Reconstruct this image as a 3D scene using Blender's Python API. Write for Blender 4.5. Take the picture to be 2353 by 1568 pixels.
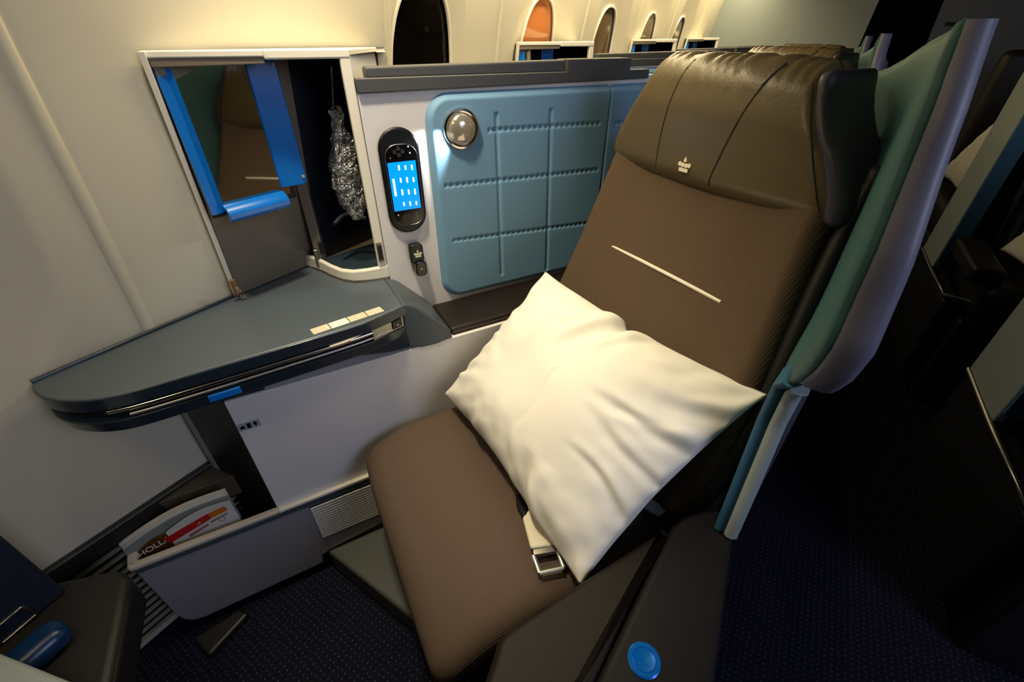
import bpy, bmesh, math, random
from mathutils import Vector, Matrix, noise
random.seed(4)
for o in list(bpy.data.objects): bpy.data.objects.remove(o)
sc = bpy.context.scene
COL = sc.collection
R = math.radians

# ------------------------------------------------------------------ frames
# world X = seat axis (towards the backrest), Y = towards the window side, Z up
AF = R(29.6)                                   # fuselage direction against the seat axis
FUS = Vector((math.cos(AF), math.sin(AF), 0))  # aft along the cabin
OUT = Vector((-math.sin(AF), math.cos(AF), 0)) # towards the cabin side wall
PITCH = 1.07                                   # distance from one seat row to the next
def fp(s, d, z): return FUS*s + OUT*d + Vector((0, 0, z))

# ------------------------------------------------------------------ camera
cam_d = bpy.data.cameras.new('camera'); cam = bpy.data.objects.new('camera', cam_d); COL.objects.link(cam)
cam.location = (0, 0, 1.2); cam.rotation_euler = (R(90-34.7), 0, R(61.7-90))
cam_d.sensor_width = 36; cam_d.lens = 36*1000/2353; cam_d.clip_start = .02
sc.camera = cam

# ------------------------------------------------------------------ world, light, exposure
w = bpy.data.worlds.new('world'); sc.world = w; w.use_nodes = True
bg = w.node_tree.nodes['Background']; bg.inputs[0].default_value = (.10, .14, .30, 1); bg.inputs[1].default_value = .15
def area(name, loc, target, size, power, col, sy=None, spread=180):
    l = bpy.data.lights.new(name, 'AREA'); l.energy = power; l.color = col; l.size = size
    l.spread = R(spread)
    if sy: l.shape = 'RECTANGLE'; l.size_y = sy
    o = bpy.data.objects.new(name, l); COL.objects.link(o); o.location = loc
    o.rotation_euler = (Vector(target)-Vector(loc)).to_track_quat('-Z', 'Y').to_euler()
    return o
WARM = (1, .80, .50); COOL = (.62, .70, 1)
l = bpy.data.lights.new('reading_light', 'SPOT'); l.energy = 52; l.color = (1, .85, .60); l.spot_size = R(70); l.spot_blend = 1; l.shadow_soft_size = .06
lo = bpy.data.objects.new('reading_light', l); COL.objects.link(lo); lo.location = (.03, .66, 1.92)
lo.rotation_euler = (Vector((.27, .76, .6))-lo.location).to_track_quat('-Z', 'Y').to_euler()
_z = (OUT*-.45+Vector((0, 0, 1))).normalized()          # wash light: long strip above the windows, shining down the wall
area('sidewall_wash_light', fp(2.45, .63, 1.66), fp(1.9, .98, .9), .05, 21, (1, .80, .45), 3.9).rotation_euler = \
    Matrix((FUS.cross(_z), FUS, _z)).transposed().to_euler()
area('forward_wash_light', fp(-.35, .60, 1.80), fp(-.1, .95, .8), .25, 2.0, (1, .80, .46), .25)
area('cool_fill_light', fp(.15, -1.5, 2.0), fp(.4, .5, .5), .8, 16, (.70, .76, 1), 1.6)  # added cool fill from the cabin centre, no fixture modelled there
vs = sc.view_settings
vs.view_transform = 'Standard'; vs.look = 'None'; vs.exposure = 0.56; vs.gamma = 1; vs.use_curve_mapping = False

# ------------------------------------------------------------------ materials
def lin(c):
    return tuple((v/255/12.92 if v/255 <= .04045 else ((v/255+.055)/1.055)**2.4) for v in c)
MATS = {}
def mat(name, col, rough=.5, metal=0, spec=.5, bump=None, emit=None, coat=0, vary=.0, vscale=6, alpha=None):
    m = bpy.data.materials.new(name); m.use_nodes = True; nt = m.node_tree; b = nt.nodes['Principled BSDF']
    c = lin(col); b.inputs['Base Color'].default_value = (*c, 1); b.inputs['Roughness'].default_value = rough
    b.inputs['Metallic'].default_value = metal; b.inputs['Specular IOR Level'].default_value = spec
    b.inputs['Coat Weight'].default_value = coat; b.inputs['Coat Roughness'].default_value = .08
    tc = nt.nodes.new('ShaderNodeTexCoord')
    if vary:
        n = nt.nodes.new('ShaderNodeTexNoise'); n.inputs['Scale'].default_value = vscale; n.inputs['Detail'].default_value = 5
        nt.links.new(tc.outputs['Object'], n.inputs['Vector'])
        mx = nt.nodes.new('ShaderNodeMix'); mx.data_type = 'RGBA'
        mx.inputs[6].default_value = (*[v*(1-vary) for v in c], 1); mx.inputs[7].default_value = (*[min(1, v*(1+vary)) for v in c], 1)
        nt.links.new(n.outputs['Fac'], mx.inputs[0]); nt.links.new(mx.outputs[2], b.inputs['Base Color'])
    if bump:
        kind, scale, strength, dist = bump
        if kind == 'noise':
            t = nt.nodes.new('ShaderNodeTexNoise'); t.inputs['Scale'].default_value = scale; t.inputs['Detail'].default_value = 4; out = t.outputs['Fac']
        elif kind == 'voronoi':
            t = nt.nodes.new('ShaderNodeTexVoronoi'); t.inputs['Scale'].default_value = scale; out = t.outputs['Distance']
        else:
            t = nt.nodes.new('ShaderNodeTexWave'); t.inputs['Scale'].default_value = scale; t.bands_direction = 'Z'; out = t.outputs['Fac']
        nt.links.new(tc.outputs['Object'], t.inputs['Vector'])
        bp = nt.nodes.new('ShaderNodeBump'); bp.inputs['Strength'].default_value = strength; bp.inputs['Distance'].default_value = dist
        nt.links.new(out, bp.inputs['Height']); nt.links.new(bp.outputs['Normal'], b.inputs['Normal'])
    if emit:
        b.inputs['Emission Color'].default_value = (*lin(emit[0]), 1); b.inputs['Emission Strength'].default_value = emit[1]
    if alpha is not None: b.inputs['Alpha'].default_value = alpha
    MATS[name] = m; return m
def fabric(name, col, col2, scale, rough=.9):
    """woven cloth: crossing fine threads as colour and relief"""
    m = mat(name, col, rough, spec=.2); nt = m.node_tree; b = nt.nodes['Principled BSDF']
    tc = nt.nodes.new('ShaderNodeTexCoord'); outs = []
    up = Vector((math.sin(R(22.8)), 0, math.cos(R(22.8)))) if 'back' in name else Vector((1, 0, 0))
    for dirn in (Vector((0, 1, 0))+up, Vector((0, 1, 0))-up):
        dt = nt.nodes.new('ShaderNodeVectorMath'); dt.operation = 'DOT_PRODUCT'; dt.inputs[1].default_value = dirn.normalized()*scale
        nt.links.new(tc.outputs['Object'], dt.inputs[0])
        si = nt.nodes.new('ShaderNodeMath'); si.operation = 'SINE'; nt.links.new(dt.outputs['Value'], si.inputs[0]); outs.append(si)
    m1 = nt.nodes.new('ShaderNodeMath'); m1.operation = 'MULTIPLY'; nt.links.new(outs[0].outputs[0], m1.inputs[0]); nt.links.new(outs[1].outputs[0], m1.inputs[1])
    ad = nt.nodes.new('ShaderNodeMath'); ad.operation = 'MULTIPLY_ADD'; ad.inputs[1].default_value = .5; ad.inputs[2].default_value = .5
    nt.links.new(m1.outputs[0], ad.inputs[0])
    mx = nt.nodes.new('ShaderNodeMix'); mx.data_type = 'RGBA'
    mx.inputs[6].default_value = (*lin(col2), 1); mx.inputs[7].default_value = (*lin(col), 1)
    nt.links.new(ad.outputs[0], mx.inputs[0]); nt.links.new(mx.outputs[2], b.inputs['Base Color'])
    bp = nt.nodes.new('ShaderNodeBump'); bp.inputs['Strength'].default_value = .5; bp.inputs['Distance'].default_value = .0012
    nt.links.new(ad.outputs[0], bp.inputs['Height']); nt.links.new(bp.outputs['Normal'], b.inputs['Normal'])
    return m

mat('wall', (212, 206, 186), .45, bump=('noise', 300, .06, .001))
mat('wall_dado', (196, 190, 174), .6, bump=('wave', 120, .3, .001))
mat('white', (226, 224, 226), .4)
mat('box_grey', (146, 144, 152), .42); mat('white_warm', (236, 232, 218), .38)
mat('taupe', (122, 112, 98), .3, spec=.6)
mat('rail', (74, 75, 76), .55, bump=('noise', 400, .1, .0006))
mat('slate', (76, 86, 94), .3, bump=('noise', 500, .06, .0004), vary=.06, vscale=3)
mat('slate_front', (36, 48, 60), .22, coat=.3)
mat('slate_grey', (70, 80, 88), .35)
mat('black', (10, 10, 11), .35)
mat('black_gloss', (7, 7, 8), .12, spec=.6)
mat('black_matte', (14, 14, 14), .7)
mat('column', (18, 17, 15), .45); mat('ledge_brown', (76, 68, 54), .6); mat('charcoal', (34, 32, 28), .4)
mat('chrome', (215, 212, 205), .16, metal=1)
mat('copper', (150, 118, 92), .3, metal=.8); mat('steel', (150, 148, 145), .3, metal=1)
mat('aluminium', (190, 188, 184), .35, metal=.9)
mat('lens', (190, 182, 168), .16, metal=.75, spec=.8, coat=.6, emit=((255, 225, 180), .05))
mat('blue_plastic', (12, 110, 205), .25, spec=.6)
mat('blue_dark', (4, 42, 84), .3); mat('blue_button', (10, 110, 205), .22, metal=.35, spec=.7)
mat('screen', (6, 6, 7), .03, spec=1.0, coat=1.0)
MATS['screen'].node_tree.nodes['Principled BSDF'].inputs['IOR'].default_value = 2.6
mat('display', (0, 110, 230), .2, emit=((0, 120, 240), 1.0))
mat('display_text', (230, 250, 255), .3, emit=((210, 245, 255), 1.0))
mat('navy_in', (12, 18, 34), .55)
mat('teal_floor', (38, 56, 66), .5)
mat('pad', (120, 162, 194), .62, spec=.35, bump=('noise', 700, .25, .0006))
mat('teal', (58, 98, 100), .6, spec=.35, bump=('noise', 700, .2, .0006))
mat('teal_blue', (52, 100, 132), .5)
mat('lavender', (112, 112, 134), .45)
mat('pale_grey', (160, 172, 176), .45)
mat('leather', (66, 52, 38), .36, spec=.5, bump=('noise', 260, .22, .0012), vary=.12, vscale=12)
mat('leather_head', (96, 83, 56), .33, spec=.55, bump=('noise', 220, .28, .0014), vary=.15, vscale=9)
mat('leather_corner', (27, 21, 19), .55, spec=.2, bump=('noise', 260, .25, .0012)); mat('leather_arm', (22, 20, 23), .55, spec=.18, bump=('noise', 320, .2, .001))
mat('leather_dark', (26, 24, 24), .5, bump=('noise', 300, .2, .001))
mat('leather_cheek', (60, 57, 68), .42, bump=('noise', 200, .3, .0015)); mat('leather_ledge', (32, 25, 22), .45, spec=.35, bump=('noise', 300, .12, .0008))
mat('stitch', (30, 24, 18), .7)
mat('stripe', (225, 216, 200), .4)
mat('crown', (240, 232, 205), .35, emit=None)
mat('cotton', (232, 230, 222), .85, spec=.15, bump=('noise', 900, .12, .0006))
mat('paper', (205, 206, 206), .5)
mat('paper_cream', (222, 212, 196), .6)
mat('red', (170, 14, 22), .4); mat('orange', (200, 112, 24), .4); mat('mag_brown', (92, 58, 26), .35, vary=.5, vscale=30)
mat('mag_grey', (130, 140, 135), .5); mat('print_white', (240, 240, 240), .5); mat('print_grey', (120, 112, 112), .5); mat('print_red', (160, 90, 92), .5)
mat('label_beige', (205, 196, 172), .4); mat('label_light', (240, 236, 220), .4)
mat('webbing', (214, 206, 182), .7, bump=('wave', 300, .3, .0006))
mat('webbing_grey', (120, 130, 140), .6)
mat('grille', (156, 148, 128), .5); mat('grille_dark', (12, 11, 10), .8)
mat('ped', (74, 76, 72), .5)
mat('night_glass', (3, 3, 4), .06, spec=.35)
mat('amber_reflection_glass', (190, 118, 66), .12, spec=.6)  # warm reflection on the dimmed pane, put into the glass colour
mat('brown_glass', (104, 82, 56), .12, spec=.6)
mat('olive_glass', (120, 104, 78), .12, spec=.6)
mat('bulkhead', (140, 150, 152), .5)
mat('dark_cabin', (16, 18, 26), .6)
mat('cabin_grey', (92, 98, 112), .5)
mat('ceiling', (52, 54, 60), .7)  # darkened base colour stands in for dim cabin lighting
mat('navy_shell', (18, 28, 48), .5)
fabric('seat_cloth', (104, 88, 77), (70, 58, 50), 1700)
fabric('back_cloth', (104, 86, 68), (66, 54, 42), 1350)
# clear crinkled plastic wrap
m = mat('film', (200, 205, 210), .1, bump=('noise', 60, 1.0, .02)); nt = m.node_tree
_o = nt.nodes['Material Output']; _t = nt.nodes.new('ShaderNodeBsdfTransparent'); _g = nt.nodes.new('ShaderNodeBsdfGlossy'); _x = nt.nodes.new('ShaderNodeMixShader')
_g.inputs['Roughness'].default_value = .12; _x.inputs[0].default_value = .30
nt.links.new(nt.nodes['Bump'].outputs[0], _g.inputs['Normal']); nt.links.new(_t.outputs[0], _x.inputs[1]); nt.links.new(_g.outputs[0], _x.inputs[2]); nt.links.new(_x.outputs[0], _o.inputs[0])
# carpet: dark navy with fine light flecks in rows
m = mat('carpet', (36, 37, 54), .95, spec=.05); nt = m.node_tree; b = nt.nodes['Principled BSDF']
tc = nt.nodes.new('ShaderNodeTexCoord'); mp = nt.nodes.new('ShaderNodeMapping'); mp.inputs['Rotation'].default_value = (0, 0, -AF)
nt.links.new(tc.outputs['Object'], mp.inputs['Vector'])
vo = nt.nodes.new('ShaderNodeTexVoronoi'); vo.voronoi_dimensions = '2D'; vo.inputs['Scale'].default_value = 75; vo.inputs['Randomness'].default_value = .25
nt.links.new(mp.outputs['Vector'], vo.inputs['Vector'])
rp = nt.nodes.new('ShaderNodeValToRGB'); rp.color_ramp.elements[0].position = .08; rp.color_ramp.elements[0].color = (*lin((80, 82, 106)), 1)
rp.color_ramp.elements[1].position = .20; rp.color_ramp.elements[1].color = (*lin((34, 35, 52)), 1)
nt.links.new(vo.outputs['Distance'], rp.inputs['Fac']); 
no = nt.nodes.new('ShaderNodeTexNoise'); no.inputs['Scale'].default_value = 260; nt.links.new(mp.outputs['Vector'], no.inputs['Vector'])
mx = nt.nodes.new('ShaderNodeMix'); mx.data_type = 'RGBA'; mx.blend_type = 'MULTIPLY'; mx.inputs[0].default_value = .9
nt.links.new(rp.outputs['Color'], mx.inputs[6]); nt.links.new(no.outputs['Color'], mx.inputs[7]); nt.links.new(mx.outputs[2], b.inputs['Base Color'])
bp = nt.nodes.new('ShaderNodeBump'); bp.inputs['Strength'].default_value = .6; bp.inputs['Distance'].default_value = .003
nt.links.new(no.outputs['Fac'], bp.inputs['Height']); nt.links.new(bp.outputs['Normal'], b.inputs['Normal'])

# ------------------------------------------------------------------ builders
def rootloc(p):
    v = Vector((0, 0, 0))
    while p is not None: v += p.location; p = p.parent
    return v
def obj(name, verts, faces, m, parent=None, smooth=True, bevel=0, seg=3, sharp=40, subsurf=0, solid=0):
    verts = [Vector(v) for v in verts]
    if parent is None:
        lo = Vector((min(v.x for v in verts), min(v.y for v in verts), min(v.z for v in verts)))
        hi = Vector((max(v.x for v in verts), max(v.y for v in verts), max(v.z for v in verts)))
        loc = Vector(((lo.x+hi.x)/2, (lo.y+hi.y)/2, lo.z)); off = loc
    else: loc = Vector((0, 0, 0)); off = rootloc(parent)
    me = bpy.data.meshes.new(name); me.from_pydata([v-off for v in verts], [], faces)
    bm = bmesh.new(); bm.from_mesh(me); bmesh.ops.remove_doubles(bm, verts=bm.verts, dist=1e-6)
    bmesh.ops.recalc_face_normals(bm, faces=bm.faces); bm.to_mesh(me); bm.free()
    me.materials.append(MATS[m] if isinstance(m, str) else m)
    if smooth:
        me.polygons.foreach_set('use_smooth', [True]*len(me.polygons)); me.set_sharp_from_angle(angle=R(sharp))
    o = bpy.data.objects.new(name, me); COL.objects.link(o); o.location = loc
    if parent is not None: o.parent = parent
    if solid:
        sm = o.modifiers.new('solid', 'SOLIDIFY'); sm.thickness = solid; sm.offset = -1
    if bevel:
        bv = o.modifiers.new('bevel', 'BEVEL'); bv.width = bevel; bv.segments = seg; bv.limit_method = 'ANGLE'; bv.angle_limit = R(35)
        wn = o.modifiers.new('wn', 'WEIGHTED_NORMAL'); wn.keep_sharp = True
    if subsurf:
        s = o.modifiers.new('sub', 'SUBSURF'); s.levels = subsurf; s.render_levels = subsurf
    return o
def thing(name, loc, label, cat, group=None):
    o = bpy.data.objects.new(name, None); COL.objects.link(o); o.location = loc; o.empty_display_size = .05
    return tag(o, label, cat, group)
def tag(o, label, cat, group=None):
    o['label'] = label; o['category'] = cat
    if group: o['group'] = group
    return o
def struct(o, label=None):
    o['kind'] = 'structure'
    if label: o['label'] = label
    return o
def clone(o, off, label=None, name=None, group=None, parent=None):
    c = o.copy(); COL.objects.link(c)
    if parent is not None: c.parent = parent
    else: c.location = o.location + Vector(off)
    if name: c.name = name
    if label: c['label'] = label
    if group: c['group'] = group
    for ch in list(o.children): clone(ch, (0, 0, 0), parent=c)
    return c
def extrude(name, poly, vec, m, parent=None, bevel=0, **k):
    """closed solid: a planar polygon of 3-D points swept along vec"""
    n = len(poly); vec = Vector(vec); a = [Vector(p) for p in poly]; b = [p+vec for p in a]
    f = [list(range(n)), list(range(2*n-1, n-1, -1))] + [[i, (i+1) % n, n+(i+1) % n, n+i] for i in range(n)]
    return obj(name, a+b, f, m, parent, bevel=bevel, **k)
def prism(name, pts, z0, z1, m, parent=None, bevel=0, **k):
    return extrude(name, [(x, y, z0) for x, y in pts], (0, 0, z1-z0), m, parent, bevel, **k)
def box(name, x0, x1, y0, y1, z0, z1, m, parent=None, bevel=0, **k):
    return prism(name, [(x0, y0), (x1, y0), (x1, y1), (x0, y1)], z0, z1, m, parent, bevel, **k)
def tube(name, pts, r, m, parent=None, n=8, closed=False, flat=None):
    pts = [Vector(p) for p in pts]; V = []; F = []; N = len(pts); up = None
    for i, p in enumerate(pts):
        t = (pts[(i+1) % N]-pts[i-1]) if closed else (pts[min(i+1, N-1)]-pts[max(i-1, 0)])
        t.normalize()
        if up is None:
            up = Vector((0, 0, 1)) if abs(t.z) < .9 else Vector((1, 0, 0))
        a = t.cross(up).normalized(); bb = a.cross(t).normalized(); up = bb
        for j in range(n):
            g = 2*math.pi*j/n; V.append(p + a*math.cos(g)*r + bb*math.sin(g)*r*(flat or 1))
    for i in range(N if closed else N-1):
        for j in range(n):
            F.append([i*n+j, i*n+(j+1) % n, ((i+1) % N)*n+(j+1) % n, ((i+1) % N)*n+j])
    if not closed: F += [list(range(n-1, -1, -1)), list(range((N-1)*n, N*n))]
    return obj(name, V, F, m, parent, sharp=60)
def softprism(name, pts, z0, z1, r, m, parent, n=7):
    """upholstered prism: outline rounded in plan and rolled over into the top"""
    P = [Vector(p) for p in pts]
    for _ in range(3):      # corner cutting rounds the plan
        Q = []
        for i, p in enumerate(P):
            q = P[(i+1) % len(P)]; k = min(.25, .012/max(1e-6, (q-p).length)); Q += [p.lerp(q, k), q.lerp(p, k)]
        P = Q
    A = sum(P[i].x*P[(i+1) % len(P)].y-P[(i+1) % len(P)].x*P[i].y for i in range(len(P)))
    N = []
    for i, p in enumerate(P):
        t = (P[(i+1) % len(P)]-P[i-1]).normalized(); nn = Vector((-t.y, t.x)); N.append(nn if A > 0 else -nn)
    V = [(p.x, p.y, z0) for p in P]; F = []; L = len(P)
    for k in range(n+1):
        g = math.pi/2*k/n; ins = r*(1-math.cos(g)); zz = z1-r*(1-math.sin(g))
        V += [(p.x+a.x*ins, p.y+a.y*ins, zz) for p, a in zip(P, N)]
    for k in range(n+1):
        for i in range(L): F.append([k*L+i, k*L+(i+1) % L, (k+1)*L+(i+1) % L, (k+1)*L+i])
    F += [list(range(L)), list(range((n+1)*L, (n+2)*L))]
    return obj(name, V, F, m, parent, sharp=60)
def rverts(h, r, k=8, e=6):
    """rounded box with half sizes h: verts, faces in local axes"""
    def samp(a):
        s = [-a + r*i/e for i in range(e)] + [(-a+r) + (2*a-2*r)*i/k for i in range(k+1)] + [a-r + r*(i+1)/e for i in range(e)]
        return s
    V = []; F = []
    for ax in range(3):
        u, v = (ax+1) % 3, (ax+2) % 3
        su, sv = samp(h[u]), samp(h[v])
        for sg in (-1, 1):
            base = len(V)
            for a in su:
                for b_ in sv:
                    q = [0, 0, 0]; q[ax] = sg*h[ax]; q[u] = a; q[v] = b_
                    inn = [max(-(h[i]-r), min(h[i]-r, q[i])) for i in range(3)]
                    d = Vector(q)-Vector(inn)
                    V.append(Vector(inn)+d.normalized()*r if d.length > 1e-9 else Vector(q))
            nv = len(sv)
            for i in range(len(su)-1):
                for j in range(nv-1): F.append([base+i*nv+j, base+(i+1)*nv+j, base+(i+1)*nv+j+1, base+i*nv+j+1])
    return V, F
def rbox(name, c, h, r, m, parent=None, axes=None, fn=None, k=8, e=5):
    V, F = rverts(h, r, k, e); c = Vector(c); A = axes or (Vector((1, 0, 0)), Vector((0, 1, 0)), Vector((0, 0, 1)))
    if fn: V = [Vector(fn(v)) for v in V]
    return obj(name, [c+A[0]*v.x+A[1]*v.y+A[2]*v.z for v in V], F, m, parent, sharp=75)
def disc(name, c, n, r, th, m, parent=None, seg=32, bevel=0, sx=1.0, up=(0, 0, 1)):
    n = Vector(n).normalized(); a = Vector(up).cross(n)
    if a.length < 1e-3: a = Vector((1, 0, 0))
    a.normalize(); b_ = n.cross(a)
    pts = [Vector(c)+a*math.cos(2*math.pi*i/seg)*r*sx+b_*math.sin(2*math.pi*i/seg)*r for i in range(seg)]
    return extrude(name, pts, n*th, m, parent, bevel)
def lathe(name, c, n, prof, m, parent=None, seg=40, up=(0, 0, 1)):
    """prof: (radius, height along n)"""
    n = Vector(n).normalized(); a = Vector(up).cross(n)
    if a.length < 1e-3: a = Vector((1, 0, 0))
    a.normalize(); b_ = n.cross(a); c = Vector(c); V = []; F = []
    for r_, hh in prof:
        for i in range(seg):
            g = 2*math.pi*i/seg; V.append(c+n*hh+(a*math.cos(g)+b_*math.sin(g))*max(r_, 1e-5))
    for j in range(len(prof)-1):
        for i in range(seg): F.append([j*seg+i, j*seg+(i+1) % seg, (j+1)*seg+(i+1) % seg, (j+1)*seg+i])
    return obj(name, V, F, m, parent, sharp=35)
def roundrect(cx, cz, w, h, r, n=8):
    P = []
    for (sx, sz, a0) in ((1, 1, 0), (-1, 1, 90), (-1, -1, 180), (1, -1, 270)):
        for i in range(n+1):
            g = R(a0+90*i/n); P.append((cx+sx*(w/2-r)+r*math.cos(g), cz+sz*(h/2-r)+r*math.sin(g)))
    return P
def text(name, s, o, ux, uy, size, m, parent, thick=.0004):
    cu = bpy.data.curves.new(name, 'FONT'); cu.body = s; cu.size = size; cu.extrude = thick/2
    t = bpy.data.objects.new(name, cu); COL.objects.link(t)
    me = bpy.data.meshes.new_from_object(t.evaluated_get(bpy.context.evaluated_depsgraph_get()))
    bpy.data.objects.remove(t); bpy.data.curves.remove(cu)
    ux, uy = Vector(ux).normalized(), Vector(uy).normalized(); nn = ux.cross(uy)
    V = [Vector(o)+ux*v.co.x+uy*v.co.y+nn*v.co.z for v in me.vertices]; F = [list(p.vertices) for p in me.polygons]
    bpy.data.meshes.remove(me)
    return obj(name, V, F, m, parent, smooth=False)
def smoothstep(a, b, x):
    t = max(0, min(1, (x-a)/(b-a))); return t*t*(3-2*t)
def lerp(a, b, t): return a+(b-a)*t

# ================================================================== SETTING
big = [fp(-1.6, 1.15, 0), fp(-1.6, -2.6, 0), fp(7.5, -2.6, 0), fp(7.5, 1.15, 0)]
struct(extrude('floor', [v-Vector((0, 0, .05)) for v in big], (0, 0, .05), 'carpet', smooth=False))
struct(extrude('ceiling', [v+Vector((0, 0, 2.12)) for v in big], (0, 0, .05), 'ceiling', smooth=False))
PROF = [(-.01, .985), (.36, .987), (.50, .985), (.62, .972), (.75, .948), (.95, .917), (1.19, .888), (1.40, .845), (1.62, .775), (1.82, .67), (2.0, .52), (2.12, .38)]
def wd(z):
    for (z0, d0), (z1, d1) in zip(PROF, PROF[1:]):
        if z <= z1: return lerp(d0, d1, (z-z0)/(z1-z0))
    return PROF[-1][1]
def wds(z): return (wd(z-.05)+2*wd(z)+wd(z+.05))/4
def wallgrid(name, s0, s1, z0, z1, m, ns=6, nz=40):
    V = []; F = []
    for i in range(ns+1):
        for j in range(nz+1):
            z = lerp(z0, z1, j/nz); V.append(fp(lerp(s0, s1, i/ns), wds(z), z))
    for i in range(ns):
        for j in range(nz): F.append([i*(nz+1)+j, (i+1)*(nz+1)+j, (i+1)*(nz+1)+j+1, i*(nz+1)+j+1])
    b0 = len(V)
    V += [v+OUT*.06 for v in V]
    F += [[f[3]+b0, f[2]+b0, f[1]+b0, f[0]+b0] for f in F]
    def rim(idx):
        for a, b_ in zip(idx, idx[1:]): F.append([a, b_, b_+b0, a+b0])
    rim([i*(nz+1) for i in range(ns+1)]); rim([i*(nz+1)+nz for i in range(ns+1)]); rim(list(range(nz+1))); rim([ns*(nz+1)+j for j in range(nz+1)])
    return obj(name, V, F, m, sharp=50)
struct(wallgrid('wall_left', .222, .873, .37, 2.1, 'wall'))
struct(wallgrid('wall_aft', 3.805, 4.25, .37, 2.1, 'wall'))
struct(wallgrid('wall_forward', -1.6, -.425, .37, 2.1, 'wall'))
struct(extrude('wall_right', [fp(-1.6, -2.6, 0), fp(7.5, -2.6, 0), fp(7.5, -2.6, 2.12), fp(-1.6, -2.6, 2.12)], -OUT*.04, 'wall', smooth=False))
struct(extrude('wall_front', [fp(-1.6, 1.0, 0), fp(-1.6, -2.6, 0), fp(-1.6, -2.6, 2.12), fp(-1.6, .6, 2.12)], -FUS*.04, 'dark_cabin', smooth=False))
struct(wallgrid('baseboard_left', -1.6, 4.3, .0, .366, 'wall_dado', ns=4, nz=8))
def supell(a, b_, g, n):
    c, s = math.cos(g), math.sin(g); k = (abs(c/a)**n + abs(s/b_)**n)**(-1/n); return k*c, k*s
GLASS = ['olive_glass', 'night_glass', 'amber_reflection_glass', 'brown_glass', 'olive_glass', 'olive_glass']
for wi, (cs, gm) in enumerate(zip([-.085, 1.025, 1.625, 2.22, 2.82, 3.42], GLASS)):
    s0, s1 = cs-.303, cs+.303
    if wi == 1: s0, s1 = .878, 1.332
    if wi == 2: s0, s1 = 1.337, 1.925
    if wi == 3: s0, s1 = 1.93, 2.525
    if wi == 4: s0, s1 = 2.53, 3.12
    if wi == 5: s0, s1 = 3.125, 3.80
    if wi == 0: s0, s1 = -.42, .217
    cz = 1.09; NA = 96; rings = []
    gw, gh = .118, .228; ow, oh = (.20, .36) if wi else (.235, .385)
    if wi == 1: ow = .142
    for t in (0, .04, .25, .5, .75, .96, 1.0):
        P = []
        for i in range(NA):
            g = 2*math.pi*i/NA
            a = supell(gw, gh, g, 2.6); b_ = supell(ow, oh, g, 2.8)
            s, z = cs+lerp(a[0], b_[0], t), cz+lerp(a[1], b_[1], t)
            depth = .032*(1-t)**.9
            P.append(fp(s, wds(z)+depth, z))
        rings.append(P)
    for q in (.15, .4, .7, 1.0):
        P = []
        for i in range(NA):
            g = 2*math.pi*i/NA; b_ = supell(ow, oh, g, 2.8); c, s_ = math.cos(g), math.sin(g)
            hx = (s1-cs) if c > 0 else (cs-s0); hz = (2.1-cz) if s_ > 0 else (cz-.37)
            kx = min(hx/abs(c) if abs(c) > 1e-6 else 1e9, hz/abs(s_) if abs(s_) > 1e-6 else 1e9)
            s, z = cs+lerp(b_[0], kx*c, q), cz+lerp(b_[1], kx*s_, q)
            P.append(fp(s, wds(z), z))
        rings.append(P)
    V = [v for r_ in rings for v in r_]; F = []
    for j in range(len(rings)-1):
        for i in range(NA): F.append([j*NA+i, j*NA+(i+1) % NA, (j+1)*NA+(i+1) % NA, (j+1)*NA+i])
    wo = struct(obj('window_%d' % (wi+1), V, F, 'wall', sharp=22), ['cream window panel ahead of the table tip', 'cream panel around the black night window', 'cream panel around the window with an amber reflection', 'cream panel around the brown window', 'cream panel around the fourth window back', 'cream panel around the last window'][wi])
    # pane and bezel ring
    P = [fp(cs+supell(gw*1.03, gh*1.02, 2*math.pi*i/NA, 2.6)[0], wds(cz+supell(gw, gh*1.02, 2*math.pi*i/NA, 2.6)[1])+.036, cz+supell(gw*1.03, gh*1.02, 2*math.pi*i/NA, 2.6)[1]) for i in range(NA)]
    cpt = sum(P, Vector())/NA + OUT*.0; V = P+[cpt]+[p+OUT*.006 for p in P]
    F = [[i, (i+1) % NA, NA] for i in range(NA)] + [[i, (i+1) % NA, NA+1+(i+1) % NA, NA+1+i] for i in range(NA)] + [[NA+1+i for i in range(NA)]]
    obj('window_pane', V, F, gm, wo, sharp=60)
    tube('window_bezel', [fp(cs+supell(gw, gh, 2*math.pi*i/NA, 2.6)[0], wds(cz+supell(gw, gh, 2*math.pi*i/NA, 2.6)[1])+.027, cz+supell(gw, gh, 2*math.pi*i/NA, 2.6)[1]) for i in range(NA)], .005, 'white_warm', wo, n=6, closed=True)
# panel joints: rounded cover strips following the wall
for ti, s in enumerate((.2195, .8755, 1.3345, 1.9275, 2.5275, 3.1225, 3.8025)):
    V = []; F = []; nz = 40
    for j in range(nz+1):
        z = lerp(.37, 2.1, j/nz)
        for (ds, dd) in ((-.011, .004), (-.009, -.003), (-.004, -.006), (.004, -.006), (.009, -.003), (.011, .004)): V.append(fp(s+ds, wds(z)+dd, z))
    for j in range(nz):
        for i in range(5): F.append([j*6+i, j*6+i+1, (j+1)*6+i+1, (j+1)*6+i])
        F.append([j*6+5, j*6, (j+1)*6, (j+1)*6+5])
    F += [list(range(6)), list(range(nz*6, nz*6+6))]
    struct(obj('trim_%d' % (ti+1), V, F, 'wall', sharp=70))
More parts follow.
